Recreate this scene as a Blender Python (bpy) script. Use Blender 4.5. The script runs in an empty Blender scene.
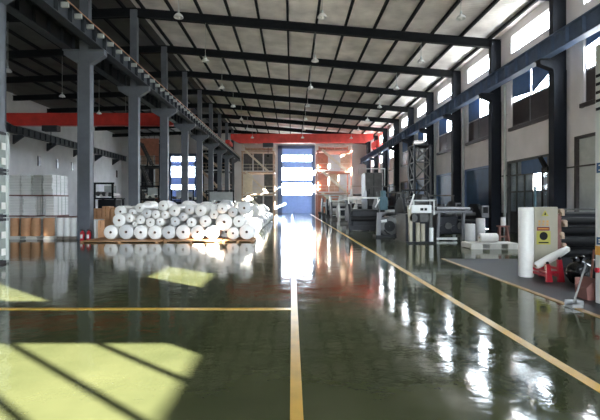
import bpy, bmesh, math, random
from mathutils import Vector, Matrix

random.seed(7)
sc = bpy.context.scene
col = sc.collection

# ------------------------------------------------------------------ camera, sky, sun, exposure
F, VX, VY, HC = 440.0, 292.0, 203.0, 1.6          # focal length in px, vanishing point, eye height
cd = bpy.data.cameras.new('camera')
cam = bpy.data.objects.new('camera', cd); col.objects.link(cam)
cam.location = (0, 0, HC); cam.rotation_euler = (math.pi / 2, 0, 0)
cd.sensor_width = 36; cd.lens = 36 * F / 600
cd.shift_x = (300 - VX) / 600; cd.shift_y = -(210 - VY) / 600
cd.clip_end = 400
sc.camera = cam

w = bpy.data.worlds.new('sky'); sc.world = w; w.use_nodes = True
nt = w.node_tree
bg = nt.nodes['Background']
tcw = nt.nodes.new('ShaderNodeTexCoord'); sx = nt.nodes.new('ShaderNodeSeparateXYZ'); rw = nt.nodes.new('ShaderNodeValToRGB')
nt.links.new(tcw.outputs['Generated'], sx.inputs[0]); nt.links.new(sx.outputs['Z'], rw.inputs[0])
rw.color_ramp.elements[0].position = 0.0; rw.color_ramp.elements[0].color = (0.36, 0.36, 0.34, 1)      # sunlit yard below the horizon
rw.color_ramp.elements[1].position = 0.02; rw.color_ramp.elements[1].color = (0.86, 0.93, 1.0, 1)     # bright hazy sky
nt.links.new(rw.outputs[0], bg.inputs[0])
bg.inputs[1].default_value = 20.0

TAN = 0.34
sd = bpy.data.lights.new('sun', 'SUN'); sd.energy = 64; sd.angle = math.radians(0.3); sd.color = (1.0, 0.90, 0.76)
sun = bpy.data.objects.new('sun', sd); col.objects.link(sun)
sun.rotation_euler = Vector((-0.77, 0.65, -TAN)).to_track_quat('-Z', 'Y').to_euler()
sun.location = (40, -30, 30)


def portal(name, loc, rot, sx, sy):
    d = bpy.data.lights.new(name, 'AREA'); d.shape = 'RECTANGLE'; d.size = sx; d.size_y = sy
    d.cycles.is_portal = True
    o = bpy.data.objects.new(name, d); col.objects.link(o); o.location = loc; o.rotation_euler = rot


H2 = math.pi / 2
Y_FRONT = -17.5
portal('daylight_clerestory', (11.95, 27, 10.15), (0, H2, 0), 0.95, 88)
portal('daylight_windows', (11.95, 27, 7.1), (0, H2, 0), 3.0, 88)
portal('daylight_front_fill', (1, Y_FRONT + .1, 3), (H2, 0, 0), 20, 6)
portal('daylight_gable', (0.7, 70.9, 5.5), (-H2, 0, 0), 6, 11)

sc.view_settings.view_transform = 'Standard'; sc.view_settings.look = 'None'
sc.view_settings.gamma = 1.0; sc.view_settings.use_curve_mapping = False
sc.view_settings.exposure = 1.3
sc.cycles.use_denoising = True
sc.cycles.max_bounces = 10; sc.cycles.diffuse_bounces = 6; sc.cycles.glossy_bounces = 4
sc.cycles.transparent_max_bounces = 12
sc.cycles.sample_clamp_indirect = 12.0
sc.cycles.caustics_reflective = False; sc.cycles.caustics_refractive = False


# ------------------------------------------------------------------ helpers
def X_at(px, Y): return (px - VX) * Y / F
def Z_at(py, Y): return HC + (VY - py) * Y / F


MATS = {}
def mat(name, c, rough=0.6, metal=0.0, var=0.12, scale=3.0, bump=0.0, bscale=40.0, spec=0.5, stretch=None):
    if name in MATS: return MATS[name]
    m = bpy.data.materials.new(name); m.use_nodes = True
    n = m.node_tree.nodes; l = m.node_tree.links; b = n['Principled BSDF']
    b.inputs['Roughness'].default_value = rough; b.inputs['Metallic'].default_value = metal
    b.inputs['Specular IOR Level'].default_value = spec
    tc = n.new('ShaderNodeTexCoord'); mp = n.new('ShaderNodeMapping'); l.new(tc.outputs['Object'], mp.inputs[0])
    if stretch: mp.inputs['Scale'].default_value = stretch
    no = n.new('ShaderNodeTexNoise'); no.inputs['Scale'].default_value = scale; no.inputs['Detail'].default_value = 5
    l.new(mp.outputs[0], no.inputs['Vector'])
    cr = n.new('ShaderNodeValToRGB'); l.new(no.outputs['Fac'], cr.inputs[0])
    cr.color_ramp.elements[0].position = 0.3; cr.color_ramp.elements[1].position = 0.7
    cr.color_ramp.elements[0].color = (*[x * (1 - var) for x in c], 1)
    cr.color_ramp.elements[1].color = (*[min(1, x * (1 + var)) for x in c], 1)
    l.new(cr.outputs[0], b.inputs['Base Color'])
    if bump:
        n2 = n.new('ShaderNodeTexNoise'); n2.inputs['Scale'].default_value = bscale; l.new(mp.outputs[0], n2.inputs['Vector'])
        bp = n.new('ShaderNodeBump'); bp.inputs['Strength'].default_value = bump; bp.inputs['Distance'].default_value = 0.02
        l.new(n2.outputs['Fac'], bp.inputs['Height']); l.new(bp.outputs[0], b.inputs['Normal'])
    MATS[name] = m
    return m


class MB:
    """collects boxes, rods and plates in world coordinates; build() links them as ONE mesh object"""
    def __init__(s, o=(0, 0, 0)): s.bm = bmesh.new(); s.o = Vector(o)
    def box(s, x0, x1, y0, y1, z0, z1, rot=0.0, bevel=0.0):
        c = Vector(((x0 + x1) / 2, (y0 + y1) / 2, (z0 + z1) / 2))
        r = bmesh.ops.create_cube(s.bm, size=1.0)
        M = Matrix.Translation(c - s.o) @ Matrix.Rotation(rot, 4, 'Z') @ Matrix.Diagonal((abs(x1 - x0), abs(y1 - y0), abs(z1 - z0), 1))
        bmesh.ops.transform(s.bm, matrix=M, verts=r['verts'])
        if bevel:
            es = list({e for v in r['verts'] for e in v.link_edges})
            bmesh.ops.bevel(s.bm, geom=es, offset=bevel, segments=2, affect='EDGES', profile=0.6)
        return s
    def rod(s, a, b, r, seg=12, r2=None):
        a = Vector(a) - s.o; b = Vector(b) - s.o; d = b - a
        M = Matrix.Translation((a + b) / 2) @ d.to_track_quat('Z', 'Y').to_matrix().to_4x4()
        bmesh.ops.create_cone(s.bm, cap_ends=True, segments=seg, radius1=r, radius2=r if r2 is None else r2, depth=d.length, matrix=M)
        return s
    def bar(s, a, b, wx, wy):
        a = Vector(a) - s.o; b = Vector(b) - s.o; d = b - a
        r = bmesh.ops.create_cube(s.bm, size=1.0)
        M = Matrix.Translation((a + b) / 2) @ d.to_track_quat('Z', 'Y').to_matrix().to_4x4() @ Matrix.Diagonal((wx, wy, d.length, 1))
        bmesh.ops.transform(s.bm, matrix=M, verts=r['verts'])
        return s
    def path(s, pts, r, seg=8):
        for a, b in zip(pts, pts[1:]): s.rod(a, b, r, seg)
        for p in pts[1:-1]: bmesh.ops.create_icosphere(s.bm, subdivisions=2, radius=r, matrix=Matrix.Translation(Vector(p) - s.o))
        return s
    def ball(s, c, r, sc_=(1, 1, 1), sub=3):
        M = Matrix.Translation(Vector(c) - s.o) @ Matrix.Diagonal((*sc_, 1))
        bmesh.ops.create_icosphere(s.bm, subdivisions=sub, radius=r, matrix=M)
        return s
    def prism(s, pts, d):
        """polygon pts (world) extruded by vector d"""
        v0 = [s.bm.verts.new(Vector(p) - s.o) for p in pts]; v1 = [s.bm.verts.new(Vector(p) + Vector(d) - s.o) for p in pts]
        n = len(pts); s.bm.faces.new(v0); s.bm.faces.new(v1[::-1])
        for i in range(n): s.bm.faces.new((v0[i], v1[i], v1[(i + 1) % n], v0[(i + 1) % n]))
        return s
    def lathe(s, c, prof, seg=24, axis='Z'):
        """profile (radius, height) turned about an axis through c"""
        c = Vector(c) - s.o; rings = []
        for r, h in prof:
            ring = []
            for i in range(seg):
                t = 2 * math.pi * i / seg
                p = Vector((r * math.cos(t), r * math.sin(t), h))
                if axis == 'Y': p = Vector((p.x, p.z, p.y))
                if axis == 'X': p = Vector((p.z, p.x, p.y))
                ring.append(s.bm.verts.new(c + p))
            rings.append(ring)
        for a, b in zip(rings, rings[1:]):
            for i in range(seg): s.bm.faces.new((a[i], a[(i + 1) % seg], b[(i + 1) % seg], b[i]))
        return s
    def build(s, name, m, parent=None, smooth=False, kind=None, label=None):
        bmesh.ops.recalc_face_normals(s.bm, faces=s.bm.faces)
        me = bpy.data.meshes.new(name); s.bm.to_mesh(me); s.bm.free()
        if smooth:
            for p in me.polygons: p.use_smooth = True
            try: me.set_sharp_from_angle(angle=math.radians(40))
            except Exception: pass
        me.materials.append(m)
        o = bpy.data.objects.new(name, me); col.objects.link(o)
        if parent is not None: o.parent = parent
        else: o.location = s.o
        if kind: o['kind'] = kind
        if label: o['label'] = label
        return o


def thing(name, label, cat, loc, group=None, kind=None):
    o = bpy.data.objects.new(name, None); col.objects.link(o); o.location = loc; o.empty_display_size = 0.1
    if label: o['label'] = label
    if cat: o['category'] = cat
    if group: o['group'] = group
    if kind: o['kind'] = kind
    return o
def tag(o, label, cat, group=None):
    o['label'] = label; o['category'] = cat
    if group: o['group'] = group
    return o
def copy_tree(o, parent=None):
    c = o.copy(); col.objects.link(c)
    if parent is not None: c.parent = parent
    for ch in o.children: copy_tree(ch, c)
    return c
ORD = 'first second third fourth fifth sixth seventh eighth ninth tenth eleventh twelfth thirteenth fourteenth fifteenth sixteenth'.split()
ORD += ['seventeenth', 'eighteenth', 'nineteenth', 'twentieth']

# ------------------------------------------------------------------ materials
def floor_material():
    m = bpy.data.materials.new('epoxy_floor'); m.use_nodes = True
    n = m.node_tree.nodes; l = m.node_tree.links; b = n['Principled BSDF']
    tc = n.new('ShaderNodeTexCoord')
    n1 = n.new('ShaderNodeTexNoise'); n1.inputs['Scale'].default_value = 0.9; n1.inputs['Detail'].default_value = 6
    l.new(tc.outputs['Object'], n1.inputs['Vector'])
    cr = n.new('ShaderNodeValToRGB'); l.new(n1.outputs['Fac'], cr.inputs[0])
    cr.color_ramp.elements[0].position = 0.35; cr.color_ramp.elements[1].position = 0.7
    cr.color_ramp.elements[0].color = (0.048, 0.055, 0.024, 1); cr.color_ramp.elements[1].color = (0.072, 0.077, 0.035, 1)
    l.new(cr.outputs[0], b.inputs['Base Color'])
    n2 = n.new('ShaderNodeTexNoise'); n2.inputs['Scale'].default_value = 3.0; n2.inputs['Detail'].default_value = 6
    l.new(tc.outputs['Object'], n2.inputs['Vector'])
    r2 = n.new('ShaderNodeMapRange'); r2.inputs[1].default_value = 0.3; r2.inputs[2].default_value = 0.75
    r2.inputs[3].default_value = 0.03; r2.inputs[4].default_value = 0.13
    l.new(n2.outputs['Fac'], r2.inputs[0]); l.new(r2.outputs[0], b.inputs['Roughness'])
    n3 = n.new('ShaderNodeTexNoise'); n3.inputs['Scale'].default_value = 2.6; n3.inputs['Detail'].default_value = 5; n3.inputs['Roughness'].default_value = 0.55
    l.new(tc.outputs['Object'], n3.inputs['Vector'])
    bp = n.new('ShaderNodeBump'); bp.inputs['Strength'].default_value = 0.20; bp.inputs['Distance'].default_value = 0.02
    l.new(n3.outputs['Fac'], bp.inputs['Height']); l.new(bp.outputs[0], b.inputs['Normal'])
    b.inputs['Specular IOR Level'].default_value = 0.36
    return m
def roof_material():
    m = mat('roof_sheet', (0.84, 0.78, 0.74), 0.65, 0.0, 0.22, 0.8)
    n = m.node_tree.nodes; l = m.node_tree.links; b = n['Principled BSDF']
    tc = n.new('ShaderNodeTexCoord'); wv = n.new('ShaderNodeTexWave'); wv.bands_direction = 'Y'
    wv.inputs['Scale'].default_value = 1.6
    l.new(tc.outputs['Object'], wv.inputs['Vector'])
    bp = n.new('ShaderNodeBump'); bp.inputs['Strength'].default_value = 0.6; bp.inputs['Distance'].default_value = 0.03
    l.new(wv.outputs['Fac'], bp.inputs['Height']); l.new(bp.outputs[0], b.inputs['Normal'])
    return m
def glass_material():
    m = bpy.data.materials.new('window_glass'); m.use_nodes = True
    n = m.node_tree.nodes; l = m.node_tree.links
    n.remove(n['Principled BSDF']); out = n['Material Output']
    tr = n.new('ShaderNodeBsdfTransparent'); gl = n.new('ShaderNodeBsdfGlossy'); gl.inputs['Roughness'].default_value = 0.05
    tr.inputs[0].default_value = (0.95, 0.98, 1, 1)
    mx = n.new('ShaderNodeMixShader'); mx.inputs[0].default_value = 0.05; l.new(tr.outputs[0], mx.inputs[1]); l.new(gl.outputs[0], mx.inputs[2])
    l.new(mx.outputs[0], out.inputs['Surface'])
    return m

M_roof_shade = mat('shaded_roof_sheet', (0.10, 0.095, 0.09), 0.7, 0.0, 0.22, 0.8)  # the side bay's shade is put into this roof colour
def translucent(name, c):
    m = mat(name, c, 0.6, var=0.08); n = m.node_tree.nodes; l = m.node_tree.links
    tl = n.new('ShaderNodeBsdfTranslucent'); tl.inputs[0].default_value = (*c, 1)
    mx = n.new('ShaderNodeMixShader'); mx.inputs[0].default_value = 0.16
    l.new(n['Principled BSDF'].outputs[0], mx.inputs[1]); l.new(tl.outputs[0], mx.inputs[2]); l.new(mx.outputs[0], n['Material Output'].inputs['Surface'])
    return m
M_floor = floor_material(); M_roof = roof_material(); M_glass = glass_material()
M_mat = mat('dark_floor_coating', (0.010, 0.010, 0.011), 0.42, var=0.2, scale=2, bump=0.1, spec=0.25)
M_yellow = mat('yellow_floor_paint', (0.62, 0.36, 0.05), 0.28, var=0.15, scale=4)
M_ochre = mat('worn_ochre_paint', (0.40, 0.25, 0.10), 0.4, var=0.25, scale=5)
M_wall = mat('cream_render', (0.74, 0.70, 0.71), 0.85, var=0.08, scale=0.8, bump=0.1)
M_wall_l = mat('grey_render', (0.66, 0.65, 0.65), 0.85, var=0.08, scale=0.8, bump=0.1)
M_dado = mat('grey_dado_paint', (0.12, 0.10, 0.09), 0.6, var=0.15)
M_steel_r = mat('navy_steel_paint', (0.005, 0.007, 0.013), 0.6, var=0.2, spec=0.25)
M_steel_l = mat('grey_steel_paint', (0.115, 0.125, 0.145), 0.5, var=0.12)
M_raft = mat('dark_rafter_paint', (0.007, 0.008, 0.010), 0.75, var=0.2, spec=0.2)
M_girder = mat('girder_paint', (0.03, 0.036, 0.045), 0.5, var=0.25, scale=2)
M_girder_haze = mat('hazy_blue_girder', (0.10, 0.14, 0.23), 0.5, var=0.2, scale=2)  # haze near the windows is mixed into this girder's blue
M_copper = mat('copper_conductor', (0.62, 0.30, 0.16), 0.35, 0.7)
M_red = mat('crane_red', (0.74, 0.055, 0.04), 0.42, var=0.15, scale=1.5)
M_blue = mat('blue_door_paint', (0.022, 0.075, 0.16), 0.45, var=0.15, scale=1.5)
M_blind = mat('blue_blind', (0.06, 0.12, 0.24), 0.6, var=0.1)
M_bluefr = mat('blue_frame_paint', (0.14, 0.20, 0.36), 0.5, var=0.1)
M_dark = mat('dark_brown_pane', (0.050, 0.038, 0.040), 0.35, var=0.2)
M_frame = mat('white_window_frame', (0.55, 0.55, 0.58), 0.5, var=0.05)
M_frame_d = mat('brown_window_frame', (0.05, 0.04, 0.04), 0.5)
M_white = mat('white_paint', (0.72, 0.72, 0.70), 0.45, var=0.06)
M_offw = mat('grey_white_paint', (0.50, 0.52, 0.50), 0.5, var=0.08)
M_cream = mat('cream_machine_paint', (0.40, 0.365, 0.28), 0.5, var=0.08)
M_black = mat('black_rubber', (0.008, 0.008, 0.009), 0.55, var=0.2, spec=0.25)
M_mach = mat('dark_machine_paint', (0.013, 0.014, 0.018), 0.5, var=0.3, spec=0.3)
M_mach2 = mat('grey_machine_paint', (0.075, 0.073, 0.07), 0.5, var=0.3)
M_steel = mat('bare_steel', (0.42, 0.42, 0.42), 0.3, 0.8, var=0.15)
M_teal = mat('teal_machine_paint', (0.05, 0.11, 0.14), 0.5, var=0.15)
M_film = mat('white_film', (0.76, 0.73, 0.69), 0.38, var=0.04, scale=8)
M_film_lit = mat('side_lit_white_film', (0.9, 0.89, 0.87), 0.4, var=0.03)  # side light on the upright rolls is put into this white
M_film2 = mat('grey_white_film', (0.56, 0.55, 0.54), 0.4, var=0.06, scale=8)
M_core = mat('core_hole', (0.035, 0.03, 0.028), 0.8)
M_corep = mat('brown_core_paper', (0.42, 0.22, 0.12), 0.7)
M_kraft = mat('kraft_paper', (0.58, 0.31, 0.16), 0.65, var=0.12, scale=3)
M_wood = mat('pallet_wood', (0.42, 0.21, 0.09), 0.6, var=0.3, scale=6, stretch=(0.4, 4, 4))
M_wood_w = mat('whitewashed_pallet', (0.62, 0.60, 0.56), 0.6, var=0.1)
M_wood_g = mat('grey_pallet_wood', (0.24, 0.20, 0.17), 0.7, var=0.25, scale=6)
M_sheet = mat('white_sheet_bundle', (0.86, 0.85, 0.84), 0.5, var=0.14, scale=2, stretch=(0.3, 0.3, 14))
M_sheet_g = mat('grey_sheet_bundle', (0.52, 0.52, 0.50), 0.6, var=0.14, scale=2, stretch=(0.3, 0.3, 14))
M_lid = mat('maroon_board', (0.20, 0.085, 0.07), 0.6, var=0.25)
M_tan = mat('tan_tower_paint', (0.50, 0.36, 0.26), 0.55, var=0.15)
M_salmon = mat('salmon_tower_panel', (0.58, 0.24, 0.16), 0.55, var=0.15)
M_panel = mat('cream_tower_panel', (0.66, 0.60, 0.48), 0.55, var=0.1)
M_leg = mat('dull_grey_paint', (0.17, 0.17, 0.18), 0.5, var=0.15)
M_redp = mat('red_enamel', (0.42, 0.012, 0.025), 0.35)
M_bag = mat('black_plastic_bag', (0.010, 0.010, 0.012), 0.18, bump=0.9, bscale=9)
M_sign_y = mat('yellow_sign', (0.46, 0.42, 0.08), 0.5, var=0.05)
M_sign_o = mat('orange_sign', (0.70, 0.33, 0.05), 0.5, var=0.05)
M_sign_r = mat('dark_red_sign', (0.20, 0.03, 0.02), 0.5, var=0.05)
M_sign_b = mat('blue_sign', (0.02, 0.08, 0.20), 0.5, var=0.05)
M_frost = mat('frosted_grey_pane', (0.34, 0.36, 0.38), 0.25, var=0.3, scale=1.2)
M_cagep = mat('grey_green_cage_panel', (0.26, 0.285, 0.26), 0.5, var=0.15)
M_lamp = mat('white_lamp_enamel', (0.75, 0.74, 0.72), 0.4, var=0.03)

# ------------------------------------------------------------------ the hall
COLY = [19.4 + 6 * k for k in range(-6, 9)]        # column lines
XR, XL, XM = 12.0, -27.5, -9.1                     # right wall, left wall, middle column line
Y0, Y1 = -17.5, 71.0
SL = 0.087
def roof_z(x): return 13.02 - SL * (x - XM) if x > XM else 13.02 + (x - XM) * 0.035

MB().box(XL - .3, XR + .3, Y0 - .3, Y1 + .3, -0.3, 0).build('floor', M_floor, kind='structure')
MB().box(4.36, XR, 3.0, 12.6, 0, 0.006).build('floor_strip', M_mat, kind='structure')
MB().box(-0.015, 0.085, Y0, 66, 0, 0.003).build('floor_line', M_yellow, kind='structure')
MB().box(-27, -0.015, 6.57, 6.71, 0, 0.003).build('floor_line', M_yellow, kind='structure')
MB().box(2.59, 2.71, Y0, 64, 0, 0.003).build('floor_line', M_yellow, kind='structure')
MB().box(4.27, 4.36, 3.0, 12.6, 0, 0.012).build('floor_line', M_ochre, kind='structure')

# roof sheets
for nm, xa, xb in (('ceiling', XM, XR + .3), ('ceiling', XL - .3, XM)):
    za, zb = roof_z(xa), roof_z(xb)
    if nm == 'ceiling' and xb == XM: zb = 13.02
    MB().prism([(xa, Y0 - .3, za), (xb, Y0 - .3, zb), (xb, Y0 - .3, zb + .1), (xa, Y0 - .3, za + .1)], (0, Y1 - Y0 + .6, 0)).build(nm, M_roof if xa == XM else M_roof_shade, kind='structure')
# purlins, running the length of the hall
pxs = [XM + 0.5 + 1.67 * i for i in range(13)] + [XM - 0.6 - 1.67 * i for i in range(9)]
for x in pxs:
    z = roof_z(x)
    MB().box(x - .06, x + .06, Y0, Y1, z - .2, z - .02).build('purlin_beam', M_raft, kind='structure')
# rafters
for y in COLY:
    for xa, xb in ((XM, XR), (XL, XM)):
        za, zb = roof_z(xa) - .2, roof_z(xb) - .2
        if xb == XM: zb = 12.82
        m = MB()
        m.prism([(xa, y - .04, za), (xb, y - .04, zb), (xb, y - .04, zb - .48), (xa, y - .04, za - .48)], (0, .08, 0))
        for dz in (0, -.45):
            m.prism([(xa, y - .14, za + dz), (xb, y - .14, zb + dz), (xb, y - .14, zb + dz - .03), (xa, y - .14, za + dz - .03)], (0, .28, 0))
        m.build('rafter_beam', M_raft, kind='structure')

GB, GT = 8.3, 9.05                                  # crane runway girder, bottom and top
def column(x, y, mt, hw, side, up=.72, e=.88, bd=.62, gb=None):
    GB = gb or 8.3
    """H-section column with a crane bracket"""
    m = MB((x, y, 0))
    top = roof_z(x) - .3
    m.box(x - hw, x - hw + .03, y - .2, y + .2, 0, GB - .5).box(x + hw - .03, x + hw, y - .2, y + .2, 0, GB - .5)
    m.box(x - hw, x + hw, y - .17, y - .13, 0, GB - .5).box(x - hw, x + hw, y + .13, y + .17, 0, GB - .5)
    m.box(x - hw * up, x + hw * up, y - .16, y + .16, GB - .5, top)
    m.box(x - hw - .04, x + hw + .04, y - .23, y + .23, 0, .03)
    o = m.build('column', mt, kind='structure')
    b = MB((x, y, 0))
    for s in side:
        b.prism([(x + s * hw * .7, y - .17, GB), (x + s * e, y - .17, GB), (x + s * e, y - .17, GB - .22), (x + s * hw * .95, y - .17, GB - bd), (x + s * hw * .7, y - .17, GB - bd)], (0, .34, 0))
        b.box(x + s * hw * .6, x + s * (e + .03), y - .24, y + .24, GB - .04, GB)
    b.build('bracket', mt, o)
for y in COLY:
    column(XM, y, M_steel_l, .27, (-1, 1))
    column(XR - .29, y, M_steel_r, .28, (-1,), 1.0, .85, .45, 7.9)
    if y > 25:
        MB((XL, y, 7)).prism([(XL, y - .12, GB), (XL + 1.05, y - .12, GB), (XL + 1.05, y - .12, GB - .15), (XL, y - .12, GB - .9)], (0, .24, 0)).build('bracket_beam', M_girder, kind='structure')
def girder(x, zb, zt, mt):
    m = MB((x, 27, zb))
    m.box(x - .03, x + .03, Y0 + .2, Y1 - .2, zb, zt)
    m.box(x - .2, x + .2, Y0 + .2, Y1 - .2, zb, zb + .04).box(x - .2, x + .2, Y0 + .2, Y1 - .2, zt - .04, zt)
    y = Y0 + 1
    while y < Y1 - 1:
        m.box(x - .18, x + .18, y - .01, y + .01, zb + .04, zt - .04); y += 1.0
    o = m.build('crane_runway_beam', mt, kind='structure')
    MB((x, 27, zb)).box(x - .035, x + .035, Y0 + .2, Y1 - .2, zt, zt + .1).build('rail', M_steel, o)
    return o
gl = girder(XM + .68, GB, GT, M_girder)
MB((XM + .68, 27, GB)).box(XM + .93, XM + .96, Y0 + .5, Y1 - .5, 8.93, 8.97).build('conductor_bar', M_copper, gl)
ins = MB((XM + .68, 27, GB))
y = Y0 + 1.5
while y < Y1 - 1: ins.box(XM + .7, XM + .98, y - .05, y + .05, 8.72, 8.9); y += 1.0
ins.build('insulator_row', M_offw, gl)
girder(XM - .68, GB, GT, M_girder)
girder(XR - .95, GB - .4, GT - .4, M_girder_haze)
girder(XL + .8, GB, GT, M_girder)

# right wall with its window bays
WZ0, WZ1, CZ0, CZ1 = 5.68, 8.68, 9.75, 10.7
m = MB(); md = MB()
def strip(mm, ya, yb, z0, z1, hole=None):
    if hole:
        if hole[0] > ya: mm.box(XR, XR + .3, ya, hole[0], z0, z1)
        if hole[1] < yb: mm.box(XR, XR + .3, hole[1], yb, z0, z1)
    else: mm.box(XR, XR + .3, ya, yb, z0, z1)
GROUND = {0: 'glazed', 1: 'blue', 2: 'blue', 3: 'blue', -1: 'grey', 4: 'glazed', 5: 'blue', 6: 'glazed'}
for k in range(-6, 9):
    ya = 19.4 + 6 * k; yb = ya + 6 if k < 8 else Y1 + .3
    if k == -6: strip(m, Y0 - .3, ya, 0, 11.5)
    win = (ya + 1.1, ya + 4.7) if k < 8 else None
    if k == -5: win = (ya + .7, ya + 4.3)
    gd = None
    if k in GROUND: gd = (ya + 1.1, ya + 5.1) if k != -1 else (ya + 2.3, ya + 5.25)
    gz = 4.4 if k == -1 else 3.9
    strip(m, ya, yb, 1.05, gz, gd); strip(md, ya, yb, 0, 1.05, gd)
    strip(m, ya, yb, gz, WZ0); strip(m, ya, yb, WZ0, WZ1, win); strip(m, ya, yb, WZ1, CZ0)
    strip(m, ya, yb, CZ0, CZ1, win); strip(m, ya, yb, CZ1, 11.5)
wr = m.build('wall_right', M_wall, kind='structure')
md.build('baseboard_right', M_dado, kind='structure')

wn = [0]
def window(loc): wn[0] += 1; return thing('window_%d' % wn[0], None, None, loc, kind='structure')
def xbox(mm, ya, yb, za, zb, xa=XR + .08, xb=XR + .14): mm.box(xa, xb, ya, yb, za, zb)
def quad(mm, pts, x=XR + .10, t=.03): mm.prism([(x, y, z) for y, z in pts], (t, 0, 0))
for k in range(-6, 8):
    ya = 19.4 + 6 * k + (.7 if k == -5 else 1.1); yb = ya + 3.6; ym = (ya + yb) / 2
    # clerestory light
    o = (XR + .1, ym, CZ0); wd = window(o); f = MB(o)
    for a, b, c, d in ((ya, yb, CZ0, CZ0 + .07), (ya, yb, CZ1 - .07, CZ1), (ya, ya + .07, CZ0, CZ1), (yb - .07, yb, CZ0, CZ1)): xbox(f, a, b, c, d)
    f.build('window_frame', M_frame, wd)
    p = MB(o); xbox(p, ya + .06, yb - .06, CZ0 + .06, CZ1 - .06, XR + .1, XR + .11); p.build('pane', M_glass, wd)
    if k <= -2: q = MB(o); xbox(q, ya + .06, yb - .06, CZ0 + .06, CZ1 - .06, XR + .04, XR + .06); q.build('blue_blind', M_blind, wd)  # blinds added on unseen clerestory lights to keep high sun out
    # lower window
    o = (XR + .1, ym, WZ0); wd = window(o); f = MB(o)
    tz = 7.05
    for a, b, c, d in ((ya, yb, WZ1 - .08, WZ1), (ya, ya + .08, WZ0, WZ1), (yb - .08, yb, WZ0, WZ1), (ym - .05, ym + .05, WZ0, WZ1), (ya, yb, tz - .05, tz + .05), (ya, yb, WZ0, WZ0 + .08)):
        if k == -5 and (a, d) in ((ym - .05, WZ1), (ya, tz + .05)): continue
        xbox(f, a, b, c, d)
    if k == -5:
        for q in (-8.67, -7.92, -7.07): xbox(f, q - .035, q + .035, WZ0, WZ1)
    f.build('window_frame', M_frame, wd)
    s_ = MB(o); xbox(s_, ya - .1, yb + .1, WZ0 - .16, WZ0 + .01, XR - .12, XR + .2); s_.build('window_sill', M_frame_d, wd)
    p = MB(o); xbox(p, ya + .07, yb - .07, WZ0 + .07, WZ1 - .07, XR + .115, XR + .122); p.build('pane', M_glass, wd)
    lo, hi = WZ0 + .08, WZ1 - .08
    def dark(a, b, c=lo, d=tz - .05):
        q = MB(o); quad(q, [(a, c), (b, c), (b, d), (a, d)], XR + .05); q.build('dark_panel', M_dark, wd)
    def blind(a, b, za, zb2, d=hi):
        q = MB(o); quad(q, [(a, za), (b, zb2), (b, d), (a, d)], XR + .05); q.build('blue_blind', M_blind, wd)
    A, B = (ya + .08, ym - .05), (ym + .05, yb - .08)
    if k not in (-5, -2, -3, -4):
        dark(*A); dark(*B)
    if k == -2: dark(*A, lo, 6.0); dark(*B, lo, 6.0); blind(*A, 7.9, 7.9); blind(*B, 7.9, 7.9)  # out of view; panels and blinds set to trim sun on the rolls
    if k == 0: blind(A[0], A[1] - .14, 7.72, 7.1); blind(B[0], B[1], 7.2, 7.34)
    elif k in (1, 2, 3): blind(*B, tz + .05, tz + .05)
    elif k == 4: blind(*A, tz + .05, tz + .05); blind(*B, tz + .05, tz + .05)
    elif k == -1: blind(B[0], B[1], 8.2, 8.0); blind(A[0], A[1], 8.2, 8.2)
    elif k == -6: blind(*A, lo, lo); blind(*B, lo, lo)
    elif k == -4:
        dark(A[0], A[1], lo, 6.1); dark(B[0], B[1], lo, 6.1); blind(*A, 6.7, 6.7); blind(B[0], -1.67, 6.75, 6.75); blind(-1.67, B[1], lo, lo)  # unseen bay; the gap left open shapes one small sun patch
    elif k == -3:
        dark(A[0], A[1], lo, 7.0); blind(*A, 7.0, 7.0); dark(B[0], 4.73); dark(4.73, B[1], lo, 6.58); blind(B[0], 4.73, 7.0, 7.0); blind(4.73, B[1], 7.38, 7.38)  # unseen bay; panels added to narrow the sun on the front rolls
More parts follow.
